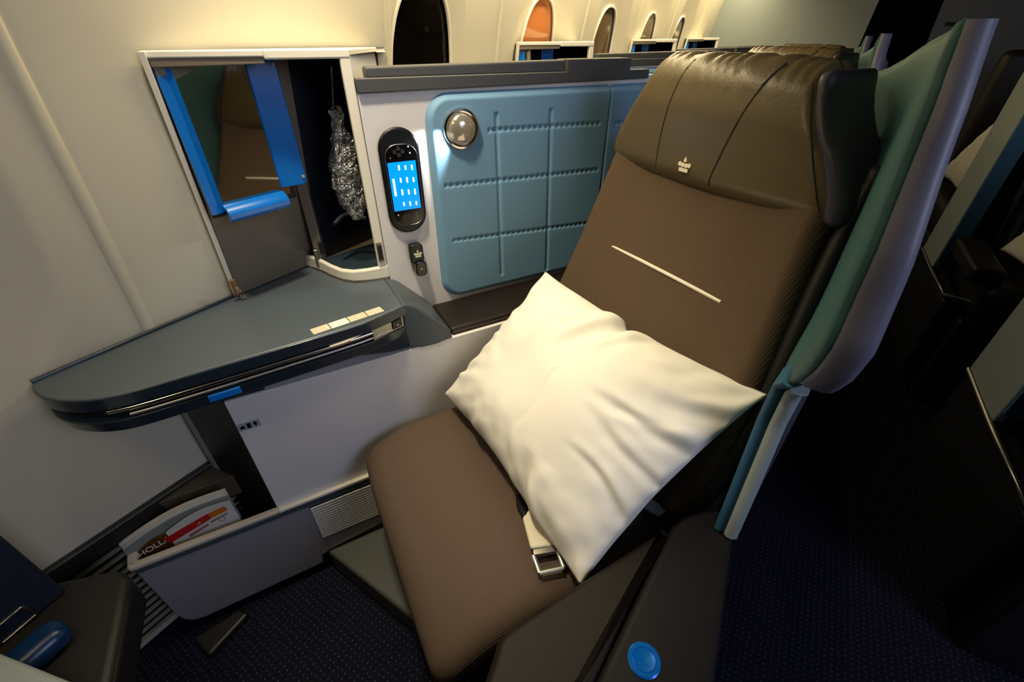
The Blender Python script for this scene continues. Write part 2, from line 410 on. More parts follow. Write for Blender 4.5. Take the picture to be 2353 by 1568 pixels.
# bulkhead across the end of the window zone, and dark cabin beyond
struct(extrude('wall_back', [fp(4.25, 1.0, 0), fp(4.25, -.02, 0), fp(4.25, -.16, 2.12), fp(4.25, .9, 2.12)], FUS*.04, 'bulkhead', smooth=False))
struct(extrude('wall_back_centre', [fp(4.25, -.50, 0), fp(4.25, -2.6, 0), fp(4.25, -2.6, 2.12), fp(4.25, -.42, 2.12)], FUS*.04, 'cabin_grey', smooth=False))
for k, zz in enumerate((1.17, 1.27)):
    struct(extrude('trim_%d' % (8+k), [fp(4.245, -.5, zz), fp(4.245, -.70, zz), fp(4.245, -.70, zz+.02), fp(4.245, -.5, zz+.02)], FUS*.012, 'dark_cabin'))
struct(extrude('wall_far', [fp(7.4, .9, 0), fp(7.4, -2.6, 0), fp(7.4, -2.6, 2.12), fp(7.4, .9, 2.12)], FUS*.04, 'dark_cabin', smooth=False))

# air return grille low on the side wall, slat by slat
gr = thing('air_grille', fp(-.1, .98, 0), 'dark air return grille with long slats low on the side wall', 'grille')
extrude('grille_frame', [fp(-.75, .965, .335), fp(-.75, .984, .335), fp(-.75, .984, .372), fp(-.75, .970, .372)], FUS*1.3, 'charcoal', gr, bevel=.003)
extrude('backing', [fp(-.75, .982, .02), fp(-.75, .985, .02), fp(-.75, .985, .335), fp(-.75, .982, .335)], FUS*1.3, 'grille_dark', gr)
for i in range(14):
    z = .030+i*.0215
    extrude('slat', [fp(-.74, .9735, z), fp(-.74, .981, z), fp(-.74, .981, z+.005), fp(-.74, .9735, z+.004)], FUS*1.28, 'grille', gr)

# ================================================================== SUITE FURNITURE
# ---- monitor cabinet: open triangular locker between seat panel and wall
def wallpt(s, z, gap=.004): return fp(s, wds(z)-gap, z)
cb = thing('monitor_cabinet', (.1, 1.0, .75), 'cream open corner cabinet above the grey table holding the screen', 'cabinet')
T = 1.187
tl = (-.121, .942); tr = (.182, .94); ar = (.300, 1.203)
wl = fp(.44, wds(T)-.004, 0); wr = fp(.86, wds(T)-.004, 0)
prism('top_board', [tl, tr, (ar[0], ar[1]), (wr.x, wr.y), (wl.x, wl.y)], T-.010, T, 'white_warm', cb, bevel=.002)
extrude('lintel', [(-.112, .944, T-.022), (.045, .944, T-.020), (.045, .944, T-.0095), (-.112, .944, T-.0095)], (0, .012, 0), 'taupe', cb, bevel=.0015)
box('front_rail', .045, .182, .937, .952, T-.014, T+.001, 'white_warm', cb, bevel=.003)
extrude('side_post', [(.164, .938, .772), (.1825, .938, .772), (.1825, .938, T), (.164, .938, T)], (0, .014, 0), 'white_warm', cb, bevel=.003)
v = Vector((ar[0]-tr[0], ar[1]-tr[1], 0))
extrude('side_board', [(tr[0]+.0015, tr[1]+.010, .75), (tr[0]+.0015+v.x*.96, tr[1]+.01+v.y*.96, .75), (tr[0]+.0015+v.x, tr[1]+.01+v.y, T), (tr[0]+.0015, tr[1]+.010, T)], (-.006, .003, 0), 'white', cb)
# left jamb, leaning with the wall
jb = [Vector((-.134, 1.000, .752)), Vector((-.121, .936, T))]
for (dx, dy, ww, m_, nm) in ((0, 0, .0085, 'white_warm', 'jamb'), (.0085, .009, .008, 'black_matte', 'jamb_seal')):
    a, b_ = jb[0]+Vector((dx, dy, 0)), jb[1]+Vector((dx, dy, -.001))
    if nm == 'jamb_seal': a = lerp(a, b_, .40)
    extrude(nm, [a, a+Vector((ww, 0, 0)), b_+Vector((ww, 0, 0)), b_], (0, .010, 0), m_, cb, bevel=.001)
# back board behind the screen (parallel to the wall) and dark locker
bd = .928
def cp(s, d, z): return fp(s, d, z)
extrude('back_board', [cp(.388, .936, .75), cp(.60, .936, .75), cp(.60, .874, T-.012), cp(.372, .874, T-.012)], OUT*.004, 'taupe', cb)
extrude('divider', [Vector((.046, 1.065, .752)), Vector((.066, 1.060, .752)), Vector((.066, 1.060, T-.012)), Vector((.046, 1.065, T-.012))], (.008, .05, 0), 'taupe', cb, bevel=.002)
pl = fp(.62, .935, 0)
extrude('locker_back', [cp(.60, .935, .75), cp(.83, .935, .75), cp(.83, .876, T-.011), cp(.60, .876, T-.011)], OUT*.004, 'navy_in', cb)
extrude('locker_side', [(tr[0]-.008, tr[1]+.012, .76), (tr[0]-.008+v.x*.9, tr[1]+.012+v.y*.9, .76), (tr[0]-.008+v.x*.9, tr[1]+.012+v.y*.9, T-.012), (tr[0]-.008, tr[1]+.012, T-.012)], (-.003, .0015, 0), 'navy_in', cb)
extrude('locker_ceiling', [(-.10, .958, T-.013), (.17, .956, T-.013), (.26, 1.17, T-.013), (.03, 1.05, T-.013)], (0, 0, .002), 'navy_in', cb)
prism('locker_floor', [(.05, 1.075), (.06, 1.03), (.10, .965), (.17, .95), (.26, 1.15)], .757, .762, 'teal_floor', cb)
# curved white sill along the table edge
sill = [(.022, 1.092), (.036, 1.072), (.051, 1.045), (.068, 1.005), (.085, .975), (.106, .953), (.133, .943), (.160, .938), (.182, .937)]
V = []; F = []
for i, (x, y) in enumerate(sill):
    nx, ny = .55, .83
    zt = .777+.006*(1-abs(i/8-.5)*2)*-1
    for (o_, z) in ((0, .748), (0, zt), (.011, zt+.002), (.011, .748)): V.append((x+nx*o_, y+ny*o_, z))
for i in range(len(sill)-1):
    for j in range(4): F.append([i*4+j, i*4+(j+1) % 4, (i+1)*4+(j+1) % 4, (i+1)*4+j])
F += [[0, 1, 2, 3], [len(V)-4, len(V)-3, len(V)-2, len(V)-1]]
obj('sill', V, F, 'white_warm', cb, bevel=.003)
# hinges and latch plates
box('hinge', .043, .054, 1.050, 1.062, .758, .80, 'steel', cb, bevel=.002)
box('hinge', .058, .066, 1.052, 1.060, .785, .815, 'black', cb, bevel=.001)
box('latch_plate', .166, .178, .9345, .939, .790, .835, 'steel', cb, bevel=.001)
box('latch_slot', .168, .176, .9335, .935, .795, .828, 'black', cb)
extrude('hinge', [(-.131, .990, .752), (-.120, .994, .752), (-.117, .975, .80), (-.128, .971, .80)], (.002, -.006, 0), 'copper', cb, bevel=.0015)
box('hinge_pin', -.121, -.112, .978, .990, .750, .758, 'chrome', cb, bevel=.001)
box('hinge_pin', -.124, -.114, .974, .984, .768, .774, 'chrome', cb, bevel=.001)
# ---- the stowed screen
N_M = Vector((math.cos(R(-64)), math.sin(R(-64)), math.tan(R(1)))).normalized()
U_M = Vector((0, 0, 1)).cross(N_M).normalized(); W_M = N_M.cross(U_M)
MC = fp(.4655, .872, 1.0535)
mo = thing('entertainment_screen', MC-Vector((0, 0, .14)), 'dark reflective screen in a bright blue frame stowed inside the corner cabinet', 'screen')
def mq(u, w, n): return MC+U_M*u+W_M*w+N_M*n
def mbox(nm, u0, u1, w0, w1, n0, n1, m_, par, bevel=.002):
    return extrude(nm, [mq(u0, w0, n0), mq(u1, w0, n0), mq(u1, w1, n0), mq(u0, w1, n0)], N_M*(n1-n0), m_, par, bevel=bevel)
mbox('housing', -.092, .075, -.124, .128, -.016, -.004, 'black', mo)
mbox('screen', -.090, .062, -.112, .125, -.004, 0, 'screen', mo, bevel=0)
# side flanges of the frame (folded sheet): left narrow, right broad
V = [mq(-.094, .112, .002), mq(-.080, .112, .002), mq(-.073, .108, .010), mq(-.094, -.116, .002), mq(-.080, -.116, .002), mq(-.073, -.112, .010)]
obj('frame_side', V+[p-N_M*.004 for p in V], [[0, 1, 4, 3], [1, 2, 5, 4], [6, 9, 10, 7], [7, 10, 11, 8], [0, 6, 7, 1], [1, 7, 8, 2], [3, 4, 10, 9], [4, 5, 11, 10], [0, 3, 9, 6], [2, 8, 11, 5]], 'blue_plastic', mo)
V = [mq(.046, .120, .002), mq(.094, .120, .018), mq(.094, -.090, .018), mq(.088, -.098, .016), mq(.046, -.098, .002)]
rf = extrude('frame_side', V, -N_M*.005, 'blue_plastic', mo, bevel=.002)
for (u, w_) in ((.088, .110), (.088, -.082)): disc('rivet', mq(u, w_, .0165), N_M, .0032, .002, 'pale_grey', rf, seg=10)
# rounded grip lip along the lower edge
prof = [(.000, .001), (.010, .003), (.021, -.002), (.027, -.012), (.026, -.022), (.020, -.028), (.016, -.024), (.020, -.014), (.012, -.006), (.0, -.006)]
extrude('grip_lip', [mq(-.076, -.104+b_, a) for a, b_ in prof], U_M*.118, 'blue_plastic', mo, bevel=.0015)

# ---- white seat-side panel with grey rail, padded blue panel
pn = thing('side_partition', (.5, .95, .63), 'white partition with stepped dark grey top rail beside the headrest', 'partition')
box('panel', .184, .94, .94, .955, .64, 1.13, 'white', pn, bevel=.002)
extrude('lower_rail', [(.1835, .932, 1.119), (.88, .932, 1.123), (.88, .932, 1.142), (.1835, .932, 1.143)], (0, .026, 0), 'rail', pn, bevel=.002)
extrude('upper_rail', [(.206, .944, 1.141), (.812, .944, 1.140), (.812, .944, 1.166), (.206, .944, 1.160)], (0, .03, 0), 'rail', pn, bevel=.004)
box('rail_end', .64, .818, .9315, .976, 1.1225, 1.1655, 'rail', pn, bevel=.002)
PY = .928
pp = thing('padded_panel', (.55, .94, .655), 'teal blue padded wall panel with quilted stitch lines beside the seat', 'panel')
def padmesh():
    X0, X1, Z0, Z1, rc = .303, .93, .653, 1.118, .055
    nx, nz = 260, 190; V = []; F = []
    hx = [(.442, 1.040, .742, 1.034), (.334, .937, .75, .925), (.343, .810, .76, .785), (.79, 1.03, .93, 1.028), (.79, .923, .93, .92), (.79, .784, .93, .78)]
    vx = [(.462, 1.072, .470, .690), (.600, 1.072, .609, .675), (.86, 1.07, .87, .68)]
    for i in range(nx+1):
        for j in range(nz+1):
            x = lerp(X0, X1, i/nx); z = lerp(Z0, Z1, j/nz)
            # pull the outline to rounded corners
            cxx = max(X0+rc-x, 0, ); czz = max(Z0+rc-z, z-(Z1-rc), 0)
            dd = min(x-X0, X1-x+.05, z-Z0, Z1-z)
            if cxx > 0 and czz > 0:
                m_ = max(cxx, czz); L = math.hypot(cxx, czz)
                k = m_/L
                x = X0+rc-cxx*k; zc = Z0+rc if z < (Z0+Z1)/2 else Z1-rc
                z = zc + (z-zc)*k; dd = rc-m_
            y = PY + .014*(1-smoothstep(0, .018, dd))
            # stitched rows: dimples along the horizontals, soft channels on the verticals
            for (xa, za, xb, zb) in hx:
                if xa <= x <= xb:
                    zz = lerp(za, zb, (x-xa)/(xb-xa)); q = abs(z-zz)
                    if q < .009: y += (.0010+.0046*(.5+.5*math.cos(2*math.pi*(x-xa)/.0148))**1.5)*(1-smoothstep(.0, .0065, q))
            for (xa, za, xb, zb) in vx:
                if zb <= z <= za:
                    xx = lerp(xa, xb, (za-z)/(za-zb)); q = abs(x-xx)
                    if q < .011: y += .0036*(1-smoothstep(0, .007, q))
            q = abs(x-.768)
            if q < .006: y += .004*(1-smoothstep(0, .004, q))
            V.append((x, y, z))
    for i in range(nx):
        for j in range(nz): F.append([i*(nz+1)+j, (i+1)*(nz+1)+j, (i+1)*(nz+1)+j+1, i*(nz+1)+j+1])
    return V, F
V, F = padmesh(); obj('quilted_cover', V, F, 'pad', pp, sharp=80)
# reading lamp in the pad
rl = thing('reading_lamp', (.378, .926, 1.01), 'round chrome reading lamp set in the blue padded panel', 'lamp')
lathe('bezel', (.378, .926, 1.048), (-.05, -1, 0), [(.0, -.006), (.039, -.006), (.040, .001), (.038, .006), (.034, .0075), (.031, .006), (.030, .002)], 'chrome', rl, up=(0, 0, 1))
lathe('lens', (.378, .926, 1.048), (-.05, -1, 0), [(.030, .002), (.027, .008), (.021, .013), (.012, .016), (.0, .017)], 'lens', rl)
l = bpy.data.lights.new('reading_lamp_light', 'SPOT'); l.energy = .9; l.spot_size = R(75); l.spot_blend = .5; l.color = (.95, 1, .98); l.shadow_soft_size = .006
lo = bpy.data.objects.new('reading_lamp_light', l); COL.objects.link(lo); lo.location = (.356, .900, 1.046)
lo.rotation_euler = (Vector((.318, .928, 1.015))-Vector(lo.location)).to_track_quat('-Z', 'Y').to_euler()
# ---- handset in its dock
hs = thing('handset', (.245, .935, .845), 'black entertainment handset with lit blue display docked on the white partition', 'remote control')
def yface(nm, pts, y0, y1, m_, par, bevel=0): return extrude(nm, [(x, y0, z) for x, z in pts], (0, y1-y0, 0), m_, par, bevel=bevel)
hc = (.2445, .9535)
yface('dock', roundrect(hc[0], hc[1], .083, .213, .041, 12), .9395, .930, 'black', hs, bevel=.004)
yface('body', roundrect(hc[0]+.001, hc[1]-.006, .068, .166, .026, 10), .931, .9265, 'black_gloss', hs, bevel=.002)
tube('rim', [(x, .9265, z) for x, z in roundrect(hc[0]+.001, hc[1]-.006, .066, .164, .025, 10)], .0008, 'steel', hs, n=6, closed=True)
dsp = yface('display', [(.2155, .8995), (.2735, .8995), (.2735, .997), (.2155, .997)], .927, .926, 'display', hs)
for rr in range(4):
    for cc in range(3):
        x = .2375+cc*.0135; z = .986-rr*.0245-(.001*cc); hgt = [.010, .011, .012, .009][rr]*(1-.15*((cc+rr) % 2))
        yface('menu_glyph', [(x-.0017, z-hgt/2), (x+.0017, z-hgt/2), (x+.0017, z+hgt/2), (x-.0017, z+hgt/2)], .9261, .9256, 'display_text', dsp)
yface('menu_bar', [(.2205, .931), (.2250, .931), (.2250, .966), (.2205, .966)], .9261, .9256, 'display_text', dsp)
for (x, z) in ((.233, 1.016), (.241, 1.022), (.241, 1.010), (.249, 1.016)): disc('button', (x, .9262, z), (0, -1, 0), .0042, .0012, 'charcoal', hs, seg=14)
for (x, z) in ((.262, 1.024), (.264, 1.012)): disc('indicator', (x, .9262, z), (0, -1, 0), .0016, .0006, 'print_white', hs, seg=10)
disc('thumb_pad', (.240, .9262, .880), (0, -1, 0), .012, .0012, 'charcoal', hs, seg=24)
for (x, z, m_) in ((.222, .8905, 'print_white'), (.223, 1.006, 'print_grey'), (.262, .889, 'print_grey'), (.263, .883, 'print_grey'), (.264, .877, 'print_grey')): disc('indicator', (x, .9262, z), (0, -1, 0), .0014, .0006, m_, hs, seg=10)
# ---- headset hook
hk = thing('headset_hook', (.25, .935, .745), 'small black hook with gold crown mark below the handset', 'hook')
yface('base', roundrect(.2505, .797, .031, .046, .009), .9395, .922, 'black', hk, bevel=.003)
yface('hook_tip', roundrect(.2545, .762, .026, .036, .009), .9395, .915, 'black_gloss', hk, bevel=.003)
def crown(par, c, ux, uz, n, s, m_):
    """small crown emblem: base bar, four pearls and a top pearl with cross"""
    c, ux, uz, n = Vector(c), Vector(ux).normalized(), Vector(uz).normalized(), Vector(n).normalized()
    P = [(-.40, -.42), (.40, -.42), (.40, -.18), (-.40, -.18)]
    e = extrude('crown_emblem', [c+ux*a*s+uz*b_*s for a, b_ in P], n*s*.05, m_, par)
    for (a, b_, r_) in ((-.42, .06, .15), (-.15, .02, .15), (.15, .02, .15), (.42, .06, .15), (0, .36, .13)):
        disc('pearl', c+ux*a*s+uz*b_*s, n, r_*s, s*.05, m_, e, seg=14, up=uz)
    extrude('spike', [c+ux*a*s+uz*b_*s for a, b_ in ((-.05, .44), (.05, .44), (.03, .60), (-.03, .60))], n*s*.05, m_, e)
crown(hk, (.252, .9215, .797), (1, 0, 0), (0, 0, 1), (0, -1, 0), .017, 'crown')
disc('stud', (.2545, .9148, .763), (0, -1, 0), .0025, .0008, 'steel', hk, seg=12)

# ---- side table
TZ = .747
tb = thing('side_table', (-.1, .85, .63), 'slate grey side table with long silver tray rail below the corner cabinet', 'table')
back = [fp(.042, .943, 0), fp(.30, .944, 0), fp(.565, .944, 0)]
def spline(P, n=4):
    out = []
    for i in range(len(P)-1):
        a, b_, c, d = [Vector(P[max(0, min(len(P)-1, k))]) for k in (i-1, i, i+1, i+2)]
        for q in range(n):
            t = q/n; p = .5*((2*b_)+(c-a)*t+(2*a-5*b_+4*c-d)*t*t+(3*b_-a-3*c+d)*t**3); out.append((p.x, p.y))
    return out+[tuple(P[-1])]
ft = spline([(.178, .800), (.115, .778), (.056, .766), (-.096, .752), (-.22, .742), (-.285, .7385), (-.325, .742), (-.362, .757), (-.395, .782), (-.416, .812), (-.425, .838)])
top = [(-.425, .838)] + [(p.x, p.y) for p in back[1:]] + [(.036, 1.072), (.051, 1.045), (.068, 1.005), (.087, .972), (.108, .950), (.133, .940), (.170, .938)] + ft[:-1]
prism('table_top', top, TZ-.024, TZ, 'slate', tb, bevel=.003)
# bands along the front edge under the top
def band(nm, z0, z1, o0, o1, m_, par, i0=0, i1=None, th=.012, bevel=.002):
    pts = ft[i0:i1]; V = []; F = []
    nrm = []
    for i, p in enumerate(pts):
        a = Vector(pts[max(0, i-1)]); b_ = Vector(pts[min(len(pts)-1, i+1)]); t = (b_-a).normalized(); nrm.append(Vector((t.y*-1, t.x)))
    for p, n_ in zip(pts, nrm):
        n_ = -n_ if n_.y > 0 and p[0] > -.38 else n_
        if p[0] <= -.38 and n_.x > 0: n_ = -n_
        for (o_, z) in ((o0, z1), (o1, z0), (o1-th, z0), (o0-th, z1)): V.append((p[0]+n_.x*o_, p[1]+n_.y*o_, z))
    for i in range(len(pts)-1):
        for j in range(4): F.append([i*4+j, i*4+(j+1) % 4, (i+1)*4+(j+1) % 4, (i+1)*4+j])
    F += [[0, 1, 2, 3], [len(V)-1, len(V)-2, len(V)-3, len(V)-4]]
    return obj(nm, V, F, m_, par, bevel=bevel, sharp=50)
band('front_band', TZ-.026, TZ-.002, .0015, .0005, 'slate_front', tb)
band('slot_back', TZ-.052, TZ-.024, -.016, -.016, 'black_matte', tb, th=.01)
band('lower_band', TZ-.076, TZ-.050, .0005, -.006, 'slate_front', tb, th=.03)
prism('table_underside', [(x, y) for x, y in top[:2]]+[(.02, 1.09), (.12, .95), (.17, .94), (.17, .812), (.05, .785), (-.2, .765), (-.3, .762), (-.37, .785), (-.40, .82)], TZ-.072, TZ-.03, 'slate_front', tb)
def along(i0, x0, x1, off, z, n=14):
    out = []
    for i in range(n+1):
        x = lerp(x0, x1, i/n)
        for a, b_ in zip(ft, ft[1:]):
            if b_[0] <= x <= a[0]:
                t = (x-a[0])/(b_[0]-a[0]); out.append((x, lerp(a[1], b_[1], t)+off, z)); break
    return out
tube('tray_trim', along(0, -.325, .10, .003, TZ-.032), .0048, 'chrome', tb, flat=.9)
tube('tray_trim', along(0, -.30, .135, .002, TZ-.0435), .0034, 'aluminium', tb, flat=.9)
tube('tray_grip', [(.015, .764, TZ-.030), (.045, .766, TZ-.029), (.070, .772, TZ-.026), (.083, .780, TZ-.022)], .0045, 'label_beige', tb, flat=.7)
sb = extrude('socket_block', [(.098, .772, TZ-.050), (.168, .796, TZ-.048), (.168, .796, TZ-.023), (.098, .772, TZ-.025)], (-.003, .008, 0), 'steel', tb, bevel=.001)
extrude('socket', [(.142, .7862, TZ-.044), (.163, .7935, TZ-.043), (.163, .7935, TZ-.025), (.142, .7862, TZ-.026)], (.001, -.002, 0), 'black', sb)
disc('pin', (.153, .788, TZ-.036), (.3, -1, 0), .0016, .001, 'chrome', sb, seg=10)
# sloping aft end down to the armrest ledge
prof = [(.168, .747), (.178, .7465), (.190, .742), (.202, .733), (.262, .668), (.272, .652), (.2735, .634), (.235, .627), (.200, .629), (.172, .640), (.168, .68)]
extrude('sloped_end', [(x, .7985, z) for x, z in prof], (0, .139, 0), 'slate_grey', tb, bevel=.004)
extrude('seam', [(.170, .80, TZ-.0004), (.1725, .80, TZ-.0004), (.1725, .937, TZ-.0004), (.170, .937, TZ-.0004)], (0, 0, .0009), 'slate_front', tb)
extrude('lower_fairing', [(.17, .7985, .640), (.125, .795, .645), (.06, .79, .662), (-.02, .785, .678), (.17, .7985, .70)], (0, .03, 0), 'slate_front', tb)
# back edge upstand
extrude('back_edge', [(top[0][0], top[0][1], TZ-.004), (top[2][0], top[2][1], TZ-.004), (top[2][0], top[2][1], TZ+.006), (top[0][0], top[0][1], TZ+.006)], -OUT*.006, 'slate_front', tb, bevel=.0015)
# control legends set in the top
xs = [-.006, .028, .064, .100, .134]
for i in range(4):
    y0, y1 = lerp(.7725, .796, (xs[i]+.006)/.14)+.026*0, lerp(.7725, .796, (xs[i+1]+.006)/.14)
    lb = extrude('control_label', [(xs[i], y0-.004, TZ), (xs[i+1]-.0015, y1-.004, TZ), (xs[i+1]-.006, y1+.018, TZ), (xs[i]-.004, y0+.018, TZ)], (0, 0, .0012), 'label_light' if i == 1 else 'label_beige', tb, bevel=.0003)
    cxx = (xs[i]+xs[i+1])/2; cy = (y0+y1)/2+.007
    for sg in ((-1, 1) if i == 0 else (1,)):
        ox = sg*.008 if i == 0 else 0
        extrude('arrow', [(cxx+ox-.003, cy, TZ+.0012), (cxx+ox+.003, cy+.002, TZ+.0012), (cxx+ox+.001, cy-.003, TZ+.0012)], (0, 0, .0004), 'print_white', lb)
# blue release latch
extrude('release_latch', [(-.196, .7415, TZ-.066), (-.146, .7445, TZ-.066), (-.146, .7445, TZ-.052), (-.196, .7415, TZ-.052)], (0, .008, 0), 'blue_plastic', tb, bevel=.0015)

# ---- leather ledge beside the seat
lg = thing('armrest_ledge', (.5, .87, .6), 'dark brown leather ledge running under the blue padded panel', 'armrest')
rbox('pad', (.565, .875, .634), (.29, .066, .0155), .008, 'leather_ledge', lg)
tube('piping', [(.278, .8085, .640), (.85, .8085, .640)], .0016, 'leather', lg, n=6)
tube('piping', [(.278, .8085, .628), (.85, .8085, .628)], .0016, 'leather', lg, n=6)

# ---- console under the table
co = thing('side_console', (-.05, .85, 0), 'white side console with low literature box and vent beside the seat cushion', 'console')
box('upper_panel', -.192, .82, .800, .93, .302, .632, 'white', co, bevel=.002)
CY = .792
yface('lower_panel', [(-.470, .292), (-.4705, .10), (-.466, .06), (-.452, .040), (-.43, .033), (-.16, .040), (-.150, .044), (-.146, .072), (-.125, .080), (.03, .100), (.30, .110), (.30, .292)], CY, CY+.011, 'box_grey', co, bevel=.002)
box('floor_board', -.465, .30, CY+.010, .885, .05, .058, 'charcoal', co)
box('box_back', -.465, -.19, .882, .888, .05, .25, 'charcoal', co)
extrude('box_side', [(-.470, CY+.004, .06), (-.478, .875, .06), (-.478, .875, .27), (-.470, CY+.004, .29)], (.008, .001, 0), 'charcoal', co, bevel=.001)
box('plinth', -.40, .55, .82, .93, 0, .06, 'black_matte', co)
extrude('pocket_rim', [(-.476, .790, .288), (-.19, .790, .2905), (-.19, .790, .301), (-.476, .790, .301)], (0, .015, 0), 'paper_cream', co, bevel=.003)
prism('pocket_rim', [(-.478, .792), (-.462, .804), (-.466, .845), (-.486, .850)], .288, .301, 'paper_cream', co, bevel=.003)
extrude('shelf_lip', [(-.19, .788, .2935), (.30, .788, .2935), (.30, .788, .302), (-.19, .788, .302)], (0, .02, 0), 'white_warm', co, bevel=.001)
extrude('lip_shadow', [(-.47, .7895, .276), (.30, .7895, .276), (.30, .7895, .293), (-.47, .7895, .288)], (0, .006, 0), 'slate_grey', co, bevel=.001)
vt = box('vent', -.130, .09, CY-.0012, CY, .140, .272, 'grille_dark', co)
for i in range(14):
    z = .1435+i*.0091
    box('vent_slat', -.129+.0006*i*0, .088, CY-.0035, CY-.0010, z, z+.0052, 'white', vt)
for x in (-.072, -.008, .055): box('vent_bar', x, x+.0022, CY-.0030, CY-.0008, .141, .271, 'slate_grey', vt)
# dark curved column between the console and the wall
cpts = [(-.193, .806), (-.205, .822), (-.225, .845), (-.250, .872), (-.273, .900), (-.291, .923), (-.27, .955), (-.12, .98), (-.12, .806)]
prism('table_column', cpts, .05, TZ-.06, 'column', co, bevel=.003)
prism('column_edge', [(-.289, .921), (-.292, .923), (-.304, .938), (-.298, .942)], .35, TZ-.07, 'pale_grey', co)
prism('wall_ledge', [(p.x, p.y) for p in (fp(.06, .980, 0), fp(.26, .980, 0), fp(.26, .880, 0), fp(.20, .905, 0))], .30, .362, 'ledge_brown', co, bevel=.002)
stk = yface('pictogram_label', roundrect(-.170, .562, .040, .018, .003, 4), .7997, .7990, 'pale_grey', co)
yface('pictogram', [(-.186, .558), (-.178, .558), (-.178, .563), (-.182, .566), (-.186, .563)], .7991, .7985, 'black', stk)
yface('pictogram', [(-.174, .556), (-.167, .556), (-.167, .568), (-.174, .568)], .7991, .7985, 'black', stk)
yface('pictogram', [(-.160, .556), (-.1575, .556), (-.1575, .562), (-.1535, .562), (-.159, .569), (-.164, .562), (-.160, .562)], .7991, .7985, 'black', stk)

# ---- magazine and safety card in the literature box
def sheet(nm, m_, x0, x1, z0, z1L, z1R, y0, y1, bow, th, par=None, n=16):
    """upright sheet bowed along its width; y0 at the bottom, y1 at the top"""
    V = []; F = []; nz = 6
    for side in (0, 1):
        for i in range(n+1):
            u = i/n; x = lerp(x0, x1, u); z1 = lerp(z1L, z1R, u)+.012*math.sin(math.pi*u)
            for j in range(nz+1):
                t = j/nz; V.append((x, lerp(y0, y1, t)+bow*math.sin(math.pi*u)+side*th, lerp(z0, z1, t)))
    M_ = (n+1)*(nz+1)
    for i in range(n):
        for j in range(nz):
            q = [i*(nz+1)+j, (i+1)*(nz+1)+j, (i+1)*(nz+1)+j+1, i*(nz+1)+j+1]; F += [q, [M_+k for k in q[::-1]]]
        F += [[i*(nz+1)+nz, (i+1)*(nz+1)+nz, M_+(i+1)*(nz+1)+nz, M_+i*(nz+1)+nz]]
    for i in (0, n):
        for j in range(nz): F.append([i*(nz+1)+j, i*(nz+1)+j+1, M_+i*(nz+1)+j+1, M_+i*(nz+1)+j])
    return obj(nm, V, F, m_, par, sharp=50)
MG = dict(x0=-.486, x1=-.272, z0=.075, z1L=.325, z1R=.372)
mg = thing('magazine', (-.38, .84, .075), 'magazine with dark brown cover and white lettering standing in the literature box', 'magazine')
sheet('pages', 'paper', MG['x0']+.004, MG['x1'], .075, .322, .369, .822, .830, .006, .006, mg)
sheet('cover', 'mag_grey', MG['x0']+.004, MG['x1'], .075, .318, .366, .8195, .8275, .006, .0015, mg)
sheet('cover_picture', 'mag_brown', -.470, -.39, .075, .294, .320, .8185, .8258, .004, .0008, mg)
ux, uy = Vector((.075, .002, .022)), Vector((0, .03, .98))
text('cover_title', 'HOLLAND', (-.466, .8225, .284), ux, uy, .021, 'print_white', mg)
sheet('inner_pages', 'paper_cream', MG['x0'], MG['x1']-.002, .075, .330, .377, .829, .838, .006, .004, mg)
sc_ = thing('safety_card', (-.34, .835, .075), 'white safety card with red and orange band in front of the magazine', 'leaflet')
sheet('card', 'paper', -.402, -.272, .075, .330, .3555, .8165, .8225, .003, .0008, sc_)
red = [(-.404, .301), (-.325, .330), (-.322, .309), (-.392, .281)]
def onsheet(x, z): return .8165+.006*(z-.075)/.27+.003*math.sin(math.pi*min(1, max(0, (x+.402)/.13)))
def patch(nm, pts, m_, par, e=.0006): return obj(nm, [(x, onsheet(x, z)-e, z) for x, z in pts]+[(x, onsheet(x, z)+.0005, z) for x, z in pts], [[0, 1, 2, 3], [7, 6, 5, 4], [0, 4, 5, 1], [1, 5, 6, 2], [2, 6, 7, 3], [3, 7, 4, 0]], m_, par, smooth=False)
patch('red_band', [(-.412, .3135), (-.322, .337), (-.319, .320), (-.404, .295)], 'red', sc_)
patch('orange_band', [(-.322, .337), (-.287, .344), (-.284, .329), (-.319, .320)], 'orange', sc_)
cux = Vector((.085, .001, .0225))
text('card_title', 'Safety', (-.371, onsheet(-.371, .32)-.0008, .3175), cux, uy, .0095, 'print_white', sc_, .0003)
text('card_title', 'on board', (-.371, onsheet(-.371, .31)-.0008, .3095), cux, uy, .0085, 'print_white', sc_, .0003)
patch('print_block', [(-.372, .296), (-.331, .308), (-.330, .302), (-.371, .289)], 'print_red', sc_)
patch('print_block', [(-.325, .311), (-.289, .3215), (-.288, .3175), (-.324, .306)], 'print_grey', sc_)
tube('print_ring', [(-.303+.006*math.cos(g), onsheet(-.303, .306)-.0004, .307+.0065*math.sin(g)) for g in [2*math.pi*i/20 for i in range(20)]], .0007, 'print_red', sc_, n=5, closed=True)

